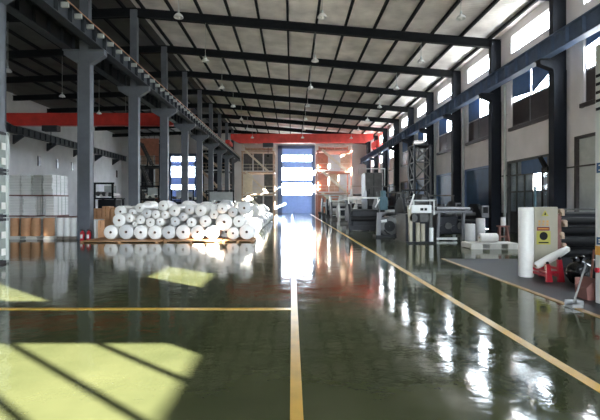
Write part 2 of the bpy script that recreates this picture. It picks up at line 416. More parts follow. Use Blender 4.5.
# ground level doors in the right wall
dn = [0]
def door(loc): dn[0] += 1; return thing('door_%d' % dn[0], None, None, loc, kind='structure')
for k, kind in GROUND.items():
    ya = 19.4 + 6 * k + 1.1; yb = ya + 4.0
    if k == -1: ya, yb = 19.4 - 3.7, 19.4 - .75
    gz = 4.4 if k == -1 else 3.9
    o = (XR + .1, (ya + yb) / 2, 0); dr = door(o); f = MB(o)
    mf = M_frame_d if k == -1 else M_bluefr if kind == 'blue' else M_mach2
    for a, b, c, d in ((ya, yb, gz - .12, gz), (ya, ya + .12, 0, gz), (yb - .12, yb, 0, gz)): xbox(f, a, b, c, d, XR - .04, XR + .2)
    if kind == 'glazed':
        for i in range(1, 5): q = ya + (yb - ya) * i / 5; xbox(f, q - .04, q + .04, 0, gz)
        for z in (1.1, 2.2, 3.1): xbox(f, ya, yb, z - .04, z + .04)
    f.build('door_frame', mf, dr)
    if kind == 'glazed':
        p = MB(o); xbox(p, ya + .1, yb - .1, 1.1, gz - .1, XR + .1, XR + .11); p.build('pane', M_glass, dr)
        q = MB(o); xbox(q, ya + .1, ya + 2.6, 3.1, gz - .1, XR + .04, XR + .07); q.build('blue_blind', M_blind, dr)
        q = MB(o); xbox(q, ya + .1, yb - .1, 0, 1.1, XR + .08, XR + .12); q.build('lower_panel', M_mach2, dr)
        q = MB(o); xbox(q, ya + .1, ya + (yb - ya) * .2, 1.1, 3.8, XR + .14, XR + .17); xbox(q, ya + (yb - ya) * .4, yb - .1, 1.1, 3.8, XR + .14, XR + .17); xbox(q, ya + (yb - ya) * .2, ya + (yb - ya) * .4, 1.1, 2.2, XR + .14, XR + .17); q.build('frosted_pane', M_frost, dr)
    elif kind == 'blue':
        ymid = (ya + yb) / 2
        for a, b in ((ya + .12, ymid - .01), (ymid + .01, yb - .12)):
            q = MB(o); xbox(q, a, b, .02, gz - .12, XR + .04, XR + .09)
            for z in (1.0, 2.0, 3.0): xbox(q, a + .1, b - .1, z - .03, z + .03, XR + .02, XR + .05)
            leaf = q.build('door_leaf', M_blue, dr)
        q = MB(o); q.rod((XR, ymid - .1, 1.0), (XR, ymid - .1, 1.5), .02); q.build('door_handle', M_steel, dr)
    else:
        q = MB(o); xbox(q, ya + .12, yb - .12, 0, gz - .12, XR + .1, XR + .14)
        i = 0
        while .3 + i * .35 < gz - .2: xbox(q, ya + .12, yb - .12, .3 + i * .35, .32 + i * .35, XR + .08, XR + .11); i += 1
        q.build('door_leaf', M_offw, dr)

# left wall, end walls
mw = MB().box(XL - .3, XL, Y0 - .3, Y1 + .3, 0, 12.4)
mw.build('wall_left', M_wall_l, kind='structure')
for i, (px, Yv) in enumerate(((39, 47.8), (57, 51.5), (72, 55), (117, 69))):
    o = (XL, Yv, 5.5); wd = window(o)
    MB(o).box(XL, XL + .06, Yv - .26, Yv + .26, 5.6, 6.7).build('window_frame', M_frame_d, wd)
    MB(o).box(XL + .06, XL + .08, Yv - .2, Yv + .2, 5.66, 6.64).build('pane', M_dark, wd)
def gable(nm, ya, yb, holes, mt):
    """end wall with rectangular holes (x0, x1, z0, z1)"""
    mm = MB(); zs = sorted({0, 11.2} | {h[2] for h in holes} | {h[3] for h in holes})
    for za, zb in zip(zs, zs[1:]):
        x = XL - .3
        for h in sorted(holes):
            if h[2] <= za and h[3] >= zb: mm.box(x, h[0], ya, yb, za, zb); x = h[1]
        mm.box(x, XR + .3, ya, yb, za, zb)
    mm.prism([(XL - .3, ya, 11.2), (XR + .3, ya, 11.2), (XM, ya, 13.1), (XL - .3, ya, 12.45)], (0, yb - ya, 0))
    return mm.build(nm, mt, kind='structure')
big = (-2.3, 3.7, 0, 10.9); lb = (-20.2, -15.2, 0, 9.6)
gable('wall_back', Y1, Y1 + .3, [big, lb], M_wall_l)
fill_hole = (-9, 11, 0, 6)  # opening added behind the viewpoint to let in front fill light
gable('wall_front', Y0 - .3, Y0, [fill_hole], M_wall_l)
def gable_window(hole, rows, cols, m_panel):
    x0, x1, z0, z1 = hole; o = ((x0 + x1) / 2, Y1 + .1, z0); wd = window(o); f = MB(o)
    f.box(x0, x0 + .7, Y1 - .03, Y1 + .2, z0, z1).box(x1 - .5, x1, Y1 - .03, Y1 + .2, z0, z1).box(x0, x1, Y1 - .03, Y1 + .2, z1 - .5, z1)
    f.build('window_frame', M_bluefr, wd)
    zc = z1 - .5
    pn = MB(o)
    for a, b in sorted(rows, reverse=True):
        pn.box(x0 + .7, x1 - .5, Y1 + .05, Y1 + .12, b, zc)
        zc = a
        p = MB(o).box(x0 + .7, x1 - .5, Y1 + .1, Y1 + .11, a, b); p.build('pane', M_glass, wd)
        mu = MB(o)
        for i in range(1, cols): q = x0 + .7 + (x1 - x0 - 1.2) * i / cols; mu.box(q - .05, q + .05, Y1 + .06, Y1 + .12, a, b)
        mu.build('mullion', M_bluefr, wd)
    pn.box(x0 + .7, x1 - .5, Y1 + .05, Y1 + .12, z0, zc)
    pn.build('blue_panel', m_panel, wd)
gable_window(big, [(8.3, 9.3), (5.3, 7.3), (2.9, 4.8)], 4, translucent('blue_gable_panel', (0.34, 0.45, 0.66)))
gable_window(lb, [(8.3, 9.1), (5.8, 7.5), (3.7, 4.5)], 2, translucent('pale_blue_panel', (0.36, 0.44, 0.66)))

o = (1, Y0 - .15, 0); wd = window(o); f = MB(o)  # unseen glazing of the added fill light opening
for q in range(11): xq = fill_hole[0] + 2 * q; f.box(xq - .06, xq + .06, Y0 - .2, Y0 - .1, 0, 6)
for q in range(3): f.box(fill_hole[0], fill_hole[1], Y0 - .2, Y0 - .1, 3 * q - .06, 3 * q + .06)
f.build('window_frame', M_frame, wd)
MB(o).box(fill_hole[0], fill_hole[1], Y0 - .16, Y0 - .15, 0, 6).build('pane', M_glass, wd)
# beam added out of view, sized to cast the shadow band across the floor
MB((1, -2, 4.2)).box(XM + .3, XR - .7, -2.05, -1.95, 3.77, 4.70).box(XM + .3, XR - .7, -2.2, -1.8, 3.77, 3.8).box(XM + .3, XR - .7, -2.2, -1.8, 4.67, 4.70).build('added_shadow_beam', M_raft, kind='structure')

# down pipes and conduit on the right wall
for yy in (24.6, 30.6, 36.6):
    p = MB((XR - .1, yy, 0)); p.rod((XR - .1, yy, 0), (XR - .1, yy, 8.2), .07, 10)
    for z in (1.5, 4, 6.5): p.box(XR - .18, XR - .01, yy - .1, yy + .1, z, z + .05)
    i = int((yy - 24.6) / 6)
    tag(p.build('downpipe', M_offw, smooth=True), 'pale vertical drainpipe on the wall by the %s dark column from the white cabinet' % ORD[i + 1], 'pipe', 'drainpipes on the window wall')
c = MB((XR - .05, 20, 3.1)); c.box(XR - .05, XR, 13.4, 19.2, 3.1, 3.16).box(XR - .05, XR, 24.1, 25.1, 3.1, 3.16)
c.build('trim_1', M_frame_d, kind='structure')
# bent lamp arm beside the glazed door
p = MB((XR, 20.1, 3.2)); p.rod((XR, 20.1, 3.05), (XR - .25, 20.1, 3.05), .03).box(XR - .45, XR - .2, 19.9, 20.4, 3.0, 3.25, bevel=.03).prism([(XR - .45, 20.05, 3.2), (XR - .3, 20.05, 3.25), (XR - .6, 20.05, 3.75), (XR - .7, 20.05, 3.7)], (0, .2, 0))
tag(p.build('wall_fan', M_black), 'black bracket fan on the wall between the glazed doorway and the dark column', 'fan')

# ------------------------------------------------------------------ overhead cranes
def crane(name, label, xa, xb, Yc, zb, zt, rz, drop=0.0):
    o = (0.5 * (xa + xb), Yc, rz); t = thing(name, label, 'crane', o)
    L = xb - xa; tp = L * .07
    MB(o).prism([(xa + .3, Yc - .3, zb + (zt - zb) * .45), (xa + tp, Yc - .3, zb), (xb - tp, Yc - .3, zb), (xb - .3, Yc - .3, zb + (zt - zb) * .45), (xb - .3, Yc - .3, zt), (xa + .3, Yc - .3, zt)], (0, .6, 0)).build('bridge_girder', M_red, t)
    for x in (xa, xb):
        e = MB(o).box(x - .2, x + .35 if x == xa else x + .2, Yc - 1.6, Yc + 1.6, rz + .12 - (drop if x == xb else 0), rz + .62, bevel=.04)
        ec = e.build('end_carriage', M_red, t)
        for yy in (-1.2, 1.2): MB(o).rod((x - .08, Yc + yy, rz + .2 - (drop if x == xb else 0)), (x + .08, Yc + yy, rz + .2 - (drop if x == xb else 0)), .2, 18).build('wheel', M_black, ec)
    hx = xa + L * .27
    h = MB(o).box(hx - .7, hx + .7, Yc - .5, Yc + .2, zb - .55, zb - .02, bevel=.05); hh = h.build('hoist', M_girder, t)
    MB(o).rod((hx, Yc - .2, zb - 1.6), (hx, Yc - .2, zb - .5), .03, 8).ball((hx, Yc - .2, zb - 1.7), .16).build('hook', M_black, hh)
crane('overhead_crane', 'long red travelling crane spanning the main hall above the far end', XM + .68, XR - .95, 58.5, 9.55, 10.75, GT + .1, .4)
crane('overhead_crane', 'red travelling crane across the side bay behind the grey columns', XL + .8, XM - .68, 40.6, 8.72, 9.85, GT + .1)

# ------------------------------------------------------------------ pendant lamps
def make_lamp():
    t = thing('pendant_lamp', '', 'lamp', (0, 0, 0))
    MB().lathe((0, 0, 0), [(.05, .16), (.09, .15), (.15, .10), (.205, .02), (.21, -.03), (.19, -.03), (.13, .07), (.06, .11)], 20).build('lamp_shade', M_lamp, t, smooth=True)
    MB().rod((0, 0, .14), (0, 0, .30), .045, 10).build('socket', M_offw, t)
    MB().ball((0, 0, .0), .07, (1, 1, 1.3), 2).build('bulb', M_film, t, smooth=True)
    MB().rod((0, 0, .30), (0, 0, 1.0), .012, 6).build('rod', M_offw, t)
    return t
lamp = make_lamp(); first = True
for rx, zz, ks, ph in ((-5.0, 9.8, range(0, 8), 'row nearest the grey columns'), (1.33, 9.8, range(0, 8), 'row above the centre aisle'), (7.45, 9.74, range(0, 8), 'row nearest the tall windows'), (-16.4, 9.2, range(1, 5), 'side bay row')):
    for i, k in enumerate(ks):
        t = lamp if first else copy_tree(lamp); first = False
        yy = 19.4 + 6 * k
        t.location = (rx, yy, zz)
        rd = [c for c in t.children if c.name.startswith('rod')][0]
        rd.scale = (1, 1, 1); L = roof_z(rx) - .62 - zz - .28
        rd.location = (0, 0, .30 - .30 * L / .7); rd.scale = (1, 1, L / .7)
        t['label'] = 'white bowl pendant lamp, %s from the camera in the %s' % (ORD[i], ph)
        t['group'] = 'pendant lamps under the rafters'

# ------------------------------------------------------------------ roll stack on the left
def make_roll():
    """unit roll: radius 1, length 1, axis Y, origin at its centre"""
    t = thing('film_roll', '', 'roll', (0, 0, 0))
    b = MB(); prof = [(.17, -.5), (.93, -.5), (.985, -.485), (1, -.46), (1, .46), (.985, .485), (.93, .5), (.17, .5)]
    b.lathe((0, 0, 0), prof, 32, 'Y').build('film_body', M_film, t, smooth=True)
    MB().lathe((0, 0, 0), [(.19, -.503), (.17, -.505), (.155, -.49), (.155, .49), (.17, .505), (.19, .503)], 18, 'Y').build('core_tube', M_corep, t, smooth=True)
    MB().rod((0, -.47, 0), (0, .47, 0), .156, 14).build('core_hole', M_core, t)
    return t
proto = make_roll(); used = [False]
b2 = None
def place_roll(x, y, z, r, L, label, group, rz=0, grey=False, name=None):
    global b2
    t = proto if not used[0] else copy_tree(proto); used[0] = True
    t.location = (x, y, z); t.scale = (r, L, r); t.rotation_euler = (0, 0, rz)
    t['label'] = label; t['group'] = group
    if grey:
        for c in t.children:
            if c.name.startswith('film_body'):
                if b2 is None: b2 = c.data.copy(); b2.materials.clear(); b2.materials.append(M_film2)
                c.data = b2
    return t
def settle(x, r, placed, base, d=.16):
    best = None
    for i in range(-16, 17):
        xx = x + d * i / 16; z = base + r
        for (px, pz, pr) in placed:
            dx = abs(xx - px); R = r + pr + .004
            if dx < R: z = max(z, pz + math.sqrt(R * R - dx * dx))
        if best is None or z < best[1] - 1e-4: best = (xx, z)
    return best
BASE = .06
# front rank, bottom row
YF = 18.6
placed = []
bottom = [(110.5, .30), (126, .315), (140.5, .30), (154.5, .295), (168, .29), (182, .31), (195.6, .30), (209.8, .30), (233, .26), (245.5, .315)]
GR = 'white film rolls stacked beside the aisle'
bx = None
for i, (px, r) in enumerate(bottom):
    x = X_at(px, YF)
    if bx is not None and i != 8: x = max(x, bx[0] + math.sqrt((bx[1] + r) ** 2 - (bx[1] - r) ** 2) + .004)
    bx = (x, r)
    placed.append((x, BASE + r, r))
    place_roll(x, YF + .55, BASE + r, r, 1.1, 'white film roll resting on the boards, %s along the front row from the grey column' % ORD[i], GR, grey=(i % 3 == 1))
upper = [(221, .35), (188.6, .21), (170.4, .21), (202.4, .25), (130, .12), (156.2, .18), (178.7, .19), (241.5, .25), (118.7, .28), (210, .2), (235.5, .2), (136, .19), (147, .2), (161, .18), (185, .21), (128, .18), (173.5, .24), (200.6, .25), (143.5, .2), (217.5, .33), (154, .18), (192.5, .2), (240, .29), (181, .2), (166, .22), (226, .22), (208, .22)]
ups = []
for j, (px, r) in enumerate(upper):
    x, z = settle(X_at(px, YF + .1), r, placed, BASE)
    if z + r > 1.72: continue
    placed.append((x, z, r)); ups.append((x, z, r, j))
ups.sort()
def tier(z): return 'second layer' if z < .95 else 'third layer' if z < 1.25 else 'top layer'
cnt = {}
for (x, z, r, j) in ups:
    tr = tier(z); cnt[tr] = cnt.get(tr, 0) + 1
    size = 'small' if r < .2 else 'thick' if r > .28 else 'medium'
    off = [.0, .08, .16, .04, .12][j % 5]
    place_roll(x, YF + .62 + off, z, r, 1.05, '%s white film roll, %s from the grey column in the front %s' % (size, ORD[min(cnt[tr] - 1, 19)], tr), GR, rz=0, grey=(j % 4 == 2))
# ranks behind
rank = 1; yy = YF + 1.9
while yy < 41:
    pl = []; L = 1.15
    xr_ = -1.62 - .004 * (yy - 18)
    xl_ = -8.3 if yy < 26 else -8.0
    small = rank <= 2
    ra, rb = (.25, .31) if small else (.36, .46)
    base = BASE if yy < 20.6 - L / 2 else 0
    x = xr_; pr = 0
    while x - .6 > xl_:
        r = random.uniform(ra, rb); x -= r if pr == 0 else 2 * math.sqrt(pr * r) + .004
        pl.append((x, base + r, r)); pr = r
    for lay in range(3 if small else 1):
        for q in range(13 if small else 9):
            r = random.uniform(.19, .30) if small else random.uniform(.30, .42)
            x0 = xr_ - .5 - .2 * lay - q * (.53 if small else .84) + random.uniform(-.1, .1)
            if x0 < xl_ + .3: continue
            xx, z = settle(x0, r, pl, base, .16 if small else .3)
            if z > (1.5 if small else 1.4) or xx > xr_ - .28: continue
            pl.append((xx, z, r))
    pl.sort(key=lambda q: -q[0])
    for i, (xx, z, r) in enumerate(pl):
        if i < 20: lb = '%s from the aisle' % ORD[i]
        else: lb = '%s from the columns' % ORD[len(pl) - 1 - i]
        place_roll(xx, yy, z, r, L, '%s white film roll, %s in the %s rank of the stack' % ('thick' if r > .3 else 'slim', lb, ORD[rank]), GR, rz=0, grey=random.random() < .35)
    rank += 1; yy += 1.3 if yy < 22 else 2.3
# boards under the stack
for i, (xa, xb, ya, yb) in enumerate(((-8.55, -5.35, 17.7, 19.75), (-5.25, -3.0, 17.9, 19.75), (-2.9, -1.55, 18.0, 19.75))):
    t = thing('timber_platform', ['long', 'middle', 'short'][i] + ' low brown timber platform under the front film rolls, ' + ['beside the grey column', 'between the other two', 'at the aisle corner'][i], 'platform', ((xa + xb) / 2, (ya + yb) / 2, 0), 'timber platforms under the rolls')
    o = t.location
    d = MB(o); n = 5
    for q in range(n): d.box(xa, xb, ya + (yb - ya) * q / n, ya + (yb - ya) * (q + .94) / n, .035, BASE)
    d.build('deck_boards', M_wood, t)
    for q in range(3): xq = xa + .05 + (xb - xa - .2) * q / 2; MB(o).box(xq, xq + .1, ya + .01, yb - .2, 0, .035).build('bearer', M_wood, t)

# ------------------------------------------------------------------ goods stacked in the side bay
def pallet(label, x0, x1, y0, y1, mt, group='pallets in the side bay', z=0, h=.13):
    t = thing('pallet', label, 'pallet', ((x0 + x1) / 2, (y0 + y1) / 2, z), group); o = t.location
    d = MB(o); n = 6
    for q in range(n): d.box(x0, x1, y0 + (y1 - y0) * q / n, y0 + (y1 - y0) * (q + .86) / n, z + h - .025, z + h)
    d.build('deck_boards', mt, t)
    for q in range(3):
        bw = (x1 - x0) * .24; xq = x0 + (x1 - x0 - bw) * q / 2
        MB(o).box(xq, xq + bw, y0, y1, z + .02, z + h - .025).build('bearer', mt, t)
    MB(o).box(x0, x1, y0, y0 + .1, z, z + .02).box(x0, x1, y1 - .1, y1, z, z + .02).build('bottom_boards', mt, t)
    return t
YP = 19.3
pallet('whitewashed pallet carrying the brown paper rolls', X_at(9, YP), X_at(54, YP), YP, YP + .62, M_wood_w)
pallet('dark timber pallet under the white upright rolls', X_at(56.5, YP), X_at(76, YP), YP, YP + .6, M_wood_g)
def upright(name, label, x, y, z, r, h, mt, cat='roll', group=None, core=True, mcore=None):
    t = thing(name, label, cat, (x, y, z), group)
    MB((x, y, z)).lathe((x, y, z), [(r * .2, h), (r * .94, h), (r, h - .02), (r, .02), (r * .94, 0), (r * .2, 0)], 28).build('film_body', mt, t, smooth=True)
    MB((x, y, z)).lathe((x, y, z), [(r * .2, 0.001), (r * .2, h + .004), (r * .14, h + .004), (r * .14, 0.001)], 16).build('core_tube', mcore or M_corep, t, smooth=True)
    return t
for i, (px, wpx) in enumerate(((14.5, 8), (25.5, 10), (35.5, 8.5), (48, 10.5))):
    r = wpx * YP / F / 2
    upright('paper_roll', 'brown kraft paper roll standing on the white pallet, %s from the steel cages' % ORD[i], X_at(px, YP + .3), YP + .15 + r, .13, r, .80, M_kraft, group='brown paper rolls on the pallet')
for i, px in enumerate((60.3, 66.9, 73.6)):
    upright('film_roll', 'white upright roll under the maroon board, %s from the brown rolls' % ORD[i], X_at(px, YP + .2), YP + .2, .13, .145, .83, M_film_lit, group='white upright rolls on the dark pallet')
tag(MB((X_at(67, YP), YP + .3, .965)).box(X_at(56.5, YP), X_at(76.5, YP), YP + .02, YP + .55, .965, 1.0, bevel=.008).build('cover_board', M_lid), 'maroon cover board laid on the white upright rolls', 'board')
def bundle(label, px0, px1, Yb, z0, z1, mt, dep=1.0):
    x0, x1 = X_at(px0, Yb), X_at(px1, Yb); o = ((x0 + x1) / 2, Yb + dep / 2, z0)
    t = thing('sheet_bundle', label, 'bundle', o, 'sheet bundles stacked against the side bay wall')
    b = MB(o); n = 7; base = z0 + .05
    for q in range(n):
        za = base + (z1 - base - .004) * q / n; zb = base + (z1 - base - .004) * (q + 1) / n
        j = random.uniform(-.015, .015)
        b.box(x0 + .02 + j, x1 - .02 + j, Yb + .02 + j, Yb + dep - .02, za, zb - .004, bevel=.02)
    b.build('sheet_pack', mt, t)
    MB(o).box(x0 - .01, x1 + .01, Yb - .01, Yb + dep, z0, z0 + .05).build('base_board', M_lid, t)
    sp = MB(o)
    for u in (.25, .5, .75): yy_ = Yb + dep * u; sp.box(x1 - .012, x1 + .004, yy_ - .015, yy_ + .015, z0 + .05, z1)
    sp.build('strap', M_offw, t)
    return t
zt = [0.0, .98, 1.92, 2.9]
tops = {0: [(8, 31, 20.05, 1.2, M_sheet_g, 'grey', 'next to the steel cages'), (32, 54.5, 20.05, 1.3, M_sheet_g, 'grey', 'nearest the grey column')],
        1: [(8, 20, 20.05, 1.0, M_sheet, 'white', 'next to the steel cages'), (22, 35.5, 20.05, .76, M_sheet, 'white', 'in the middle'), (45.5, 54.5, 20.05, 1.3, M_sheet, 'white', 'nearest the grey column')],
        2: [(8, 19.7, 20.05, .9, M_sheet, 'white', 'next to the steel cages'), (20.5, 31.3, 20.05, .9, M_sheet, 'white', 'second from the steel cages'), (32, 41.3, 20.05, 1.0, M_sheet_g, 'grey', 'third from the steel cages'), (42.3, 52.6, 20.05, 1.42, M_sheet, 'white', 'nearest the grey column')]}
for lv, nm in ((0, 'bottom'), (1, 'middle'), (2, 'top')):
    for a, b_, yb__, dp, mt, cn, ph in tops[lv]:
        bundle('%s strapped sheet bundle in the %s tier, %s' % (cn, nm, ph), a, b_, yb__, zt[lv], zt[lv + 1] - .004, mt, dp)
# behind the first grey column
def carton(label, px0, px1, Yb, z0, z1, mt=None, dep=.6, cat='box', group='boxes behind the first grey column'):
    x0, x1 = X_at(px0, Yb), X_at(px1, Yb); o = ((x0 + x1) / 2, Yb + dep / 2, z0)
    t = thing('carton', label, cat, o, group)
    MB(o).box(x0, x1, Yb, Yb + dep, z0, z1, bevel=.015).build('box_body', mt or M_kraft, t)
    MB(o).box((x0 + x1) / 2 - .03, (x0 + x1) / 2 + .03, Yb - .004, Yb + dep + .004, z0 + (z1 - z0) * .6, z1 + .004).build('packing_tape', M_wood, t)
    return t
tag(MB((X_at(94, 19.6), 19.6, 0)).box(X_at(92.3, 19.6), X_at(96, 19.6), 19.6, 20.5, 0, .86, bevel=.02).build('white_slab', M_white), 'white slab standing on edge against the brown carton', 'slab')
carton('brown carton between the white slab and the first film roll', 96.5, 104.5, 19.8, 0, .82, dep=.7)
carton('brown carton on the rear pile, next to the grey column', 92.5, 101, 24.0, .0, 1.3, dep=.7)
carton('taller brown carton on the rear pile behind the film rolls', 102, 109, 24.0, .0, 1.42, dep=.7)
carton('brown carton at the end of the rear pile, under the dark bench', 110.5, 118, 24.0, .0, 1.35, dep=.7)

# fire extinguishers at the foot of the column
for i, px in enumerate((82.4, 88.8)):
    Ye = 18.75; x = X_at(px, Ye); o = (x, Ye, 0)
    t = thing('fire_extinguisher', 'red fire extinguisher at the column foot, ' + ['on the pallet side', 'on the film roll side'][i], 'fire extinguisher', o, 'fire extinguishers at the column foot')
    MB(o).lathe(o, [(.01, .0), (.085, .0), (.095, .02), (.095, .30), (.08, .36), (.035, .40), (.03, .43), (.01, .43)], 20).build('cylinder', M_redp, t, smooth=True)
    MB(o).box(x - .045, x + .045, Ye - .10, Ye - .06, .1, .26).build('paper_label', M_white, t)
    MB(o).box(x - .03, x + .03, Ye - .12, Ye + .03, .43, .455).box(x - .02, x + .02, Ye - .13, Ye + .02, .475, .49).build('handle', M_black, t)
    MB(o).path([(x + .03, Ye, .44), (x + .11, Ye - .02, .42), (x + .12, Ye - .03, .2), (x + .1, Ye - .03, .08)], .012).build('hose', M_black, t)

# steel cages stacked at the left edge
YC = 11.02
for i in range(3):
    z0, z1 = [0, 1.22, 2.44][i], [1.215, 2.435, 3.5][i]
    x0, x1, y0_, y1_ = -8.75, -7.63, YC, YC + .85; o = ((x0 + x1) / 2, YC + .4, z0)
    t = thing('steel_cage', ['pale steel cage on the floor, lowest of its stack', 'pale steel cage in the middle of its stack', 'pale steel cage on top of its stack'][i] + ' beside the sheet bundles', 'cage', o, 'steel cages stacked by the pallets')
    for (xa, ya) in ((x0, y0_), (x1 - .1, y0_), (x0, y1_ - .1), (x1 - .1, y1_ - .1)):
        MB(o).box(xa, xa + .1, ya, ya + .1, z0, z1, bevel=.008).build('corner_post', M_offw, t)
    for zz in (z0, z1 - .09): MB(o).box(x0, x1, y0_ + .02, y0_ + .08, zz, zz + .07).box(x0, x1, y1_ - .08, y1_ - .02, zz, zz + .07).box(x0 + .02, x0 + .08, y0_, y1_, zz, zz + .07).box(x1 - .08, x1 - .005, y0_, y1_, zz, zz + .07).build('rail_frame', M_mach, t)
    MB(o).box(x0 + .1, x1 - .1, y0_ + .03, y0_ + .05, z0 + .1, z1 - .1).box(x1 - .05, x1 - .03, y0_ + .1, y1_ - .1, z0 + .1, z1 - .1).build('side_panel', M_cagep, t)
    for u in (.25, .62): zc = z0 + (z1 - z0) * u; MB(o).box(x1 - .01, x1 + .012, y1_ - .3, y1_ - .16, zc - .09, zc + .09).build('corner_plate', M_film, t)

# ------------------------------------------------------------------ tall film towers and machines at the far end and in the side bay
def tower(label, x0, x1, y0_, y1_, levels, mpost, mpan, mdiag, seed, panels=True, cat='tower', bubble=True, front=None):
    rnd = random.Random(seed)
    o = ((x0 + x1) / 2, (y0_ + y1_) / 2, 0); t = thing('film_tower', label, cat, o)
    h = levels[-1]
    for xx in (x0, x1):
        for yy in (y0_, y1_): MB(o).box(xx - .1, xx + .1, yy - .1, yy + .1, 0, h).build('post', mpost, t)
    for i, z in enumerate(levels):
        MB(o).box(x0 - .15, x1 + .15, y0_ - .15, y1_ + .15, z - .14, z).build('deck', mpost, t)
        if z != h or True:
            r_ = MB(o)
            for zz in (z + .55, z + 1.05): r_.bar((x0, y0_ - .1, zz), (x1, y0_ - .1, zz), .05, .05).bar((x0 - .1, y0_, zz), (x0 - .1, y1_, zz), .05, .05).bar((x1 + .1, y0_, zz), (x1 + .1, y1_, zz), .05, .05)
            q = x0
            while q <= x1 + .01: r_.box(q - .02, q + .02, y0_ - .12, y0_ - .08, z, z + 1.05); q += (x1 - x0) / 4
            r_.build('railing', mdiag, t)
    prev = 0
    for i, z in enumerate(levels):
        a, b_ = (x1 - .7, x0 + .5)
        s_ = MB(o)
        for dy in (0, .7): s_.bar((a, y0_ - .35 - dy, prev), (b_, y0_ - .35 - dy, z), .08, .26)
        for u in range(1, 9): xx = a + (b_ - a) * u / 9; zz = prev + (z - prev) * u / 9; s_.box(xx - .12, xx + .12, y0_ - 1.05, y0_ - .35, zz - .02, zz + .02)
        s_.build('stair_flight', mdiag, t)
        if panels:
            for u in range(3):
                if rnd.random() < .75:
                    xa = x0 + (x1 - x0) * u / 3 + .1; xb = x0 + (x1 - x0) * (u + 1) / 3 - .1
                    MB(o).box(xa, xb, y0_ + .5, y0_ + .6, prev + .2, z - .3).build('wall_panel', mpan[rnd.randrange(len(mpan))], t)
        prev = z
    cx, cy = (x0 + x1) / 2, (y0_ + y1_) / 2
    MB(o).rod((x0 + .3, cy, h + .5), (x1 - .3, cy, h + .5), .18, 16).box(x0 + .2, x0 + .35, cy - .2, cy + .2, h, h + .8).box(x1 - .35, x1 - .2, cy - .2, cy + .2, h, h + .8).build('haul_off_roller', mpost, t)
    if front: MB(o).box(x0 + .1, x1 - .1, y0_ - .2, y0_ - .12, h - 1.4, h + .6).build('name_board', front, t)
    if not bubble: return t
    MB(o).lathe((cx, cy, 0), [(.02, 0), (.8, 0), (.8, 1.0), (.55, 1.3), (.55, 1.7), (.02, 1.7)], 20).build('extruder_head', M_steel, t, smooth=True)
    MB(o).lathe((cx, cy, 1.7), [(.5, 0), (.75, .8), (.75, 3.0), (.5, 5.0), (.1, levels[-1] - 1.9)], 20).build('film_bubble', M_film2, t, smooth=True)
    return t
tower('tan film tower with stairs at the far end, behind the film roll stack', -7.0, -2.6, 62, 66, [2.9, 6.0, 8.9], M_tan, [M_panel, M_tan, M_mach2], M_panel, 3, bubble=False)
tower('sunlit salmon film tower with stairs at the far end, behind the machine line', 3.6, 8.2, 61, 65, [3.0, 6.0, 8.9], M_salmon, [M_salmon, M_tan, M_salmon], M_panel, 5, bubble=False)
tower('dark film tower with salmon top panels standing in the side bay', X_at(139, 52), X_at(160, 52), 52, 55, [3.0, 6.0, 8.6], M_mach, [M_salmon, M_tan, M_mach], M_mach2, 8, bubble=False, front=M_salmon)
tower('tan and black film tower in the side bay, deepest behind the grey columns', X_at(199, 62.6), X_at(228, 62.6), 62.6, 65.6, [3.2, 6.2, 8.6], M_mach, [M_mach, M_salmon, M_mach], M_tan, 12, bubble=False)
xa, xb, ya, yb = 8.25, 9.35, 29.6, 30.9; o = ((xa + xb) / 2, 30.2, 0)
t = thing('lattice_tower', 'slim dark lattice tower standing close to the windows behind the white slitter', 'tower', o)
for xx in (xa, xb):
    for yy in (ya, yb): MB(o).box(xx - .07, xx + .07, yy - .07, yy + .07, 0, 5.5).build('post', M_mach, t)
for q in range(4):
    z0, z1 = .9 + 1.15 * q, .9 + 1.15 * (q + 1)
    b_ = MB(o)
    for (p, q2) in (((xa, ya), (xb, ya)), ((xa, ya), (xa, yb))):
        b_.bar((*p, z0), (*q2, z1), .07, .07).bar((*q2, z0), (*p, z1), .07, .07).bar((*p, z1), (*q2, z1), .07, .07)
    b_.build('cross_brace', M_mach2, t)
MB(o).rod((xa + .1, 30.25, 5.7), (xb - .1, 30.25, 5.7), .2, 16).box(xa - .1, xb + .1, ya - .1, yb + .1, 5.45, 5.52).build('haul_off_roller', M_mach, t)
MB(o).lathe(((xa + xb) / 2, 30.25, 0), [(.02, 0), (.5, 0), (.5, 1.0), (.3, 1.4), (.3, 2.2), (.02, 2.2)], 18).build('extruder_head', M_mach2, t, smooth=True)

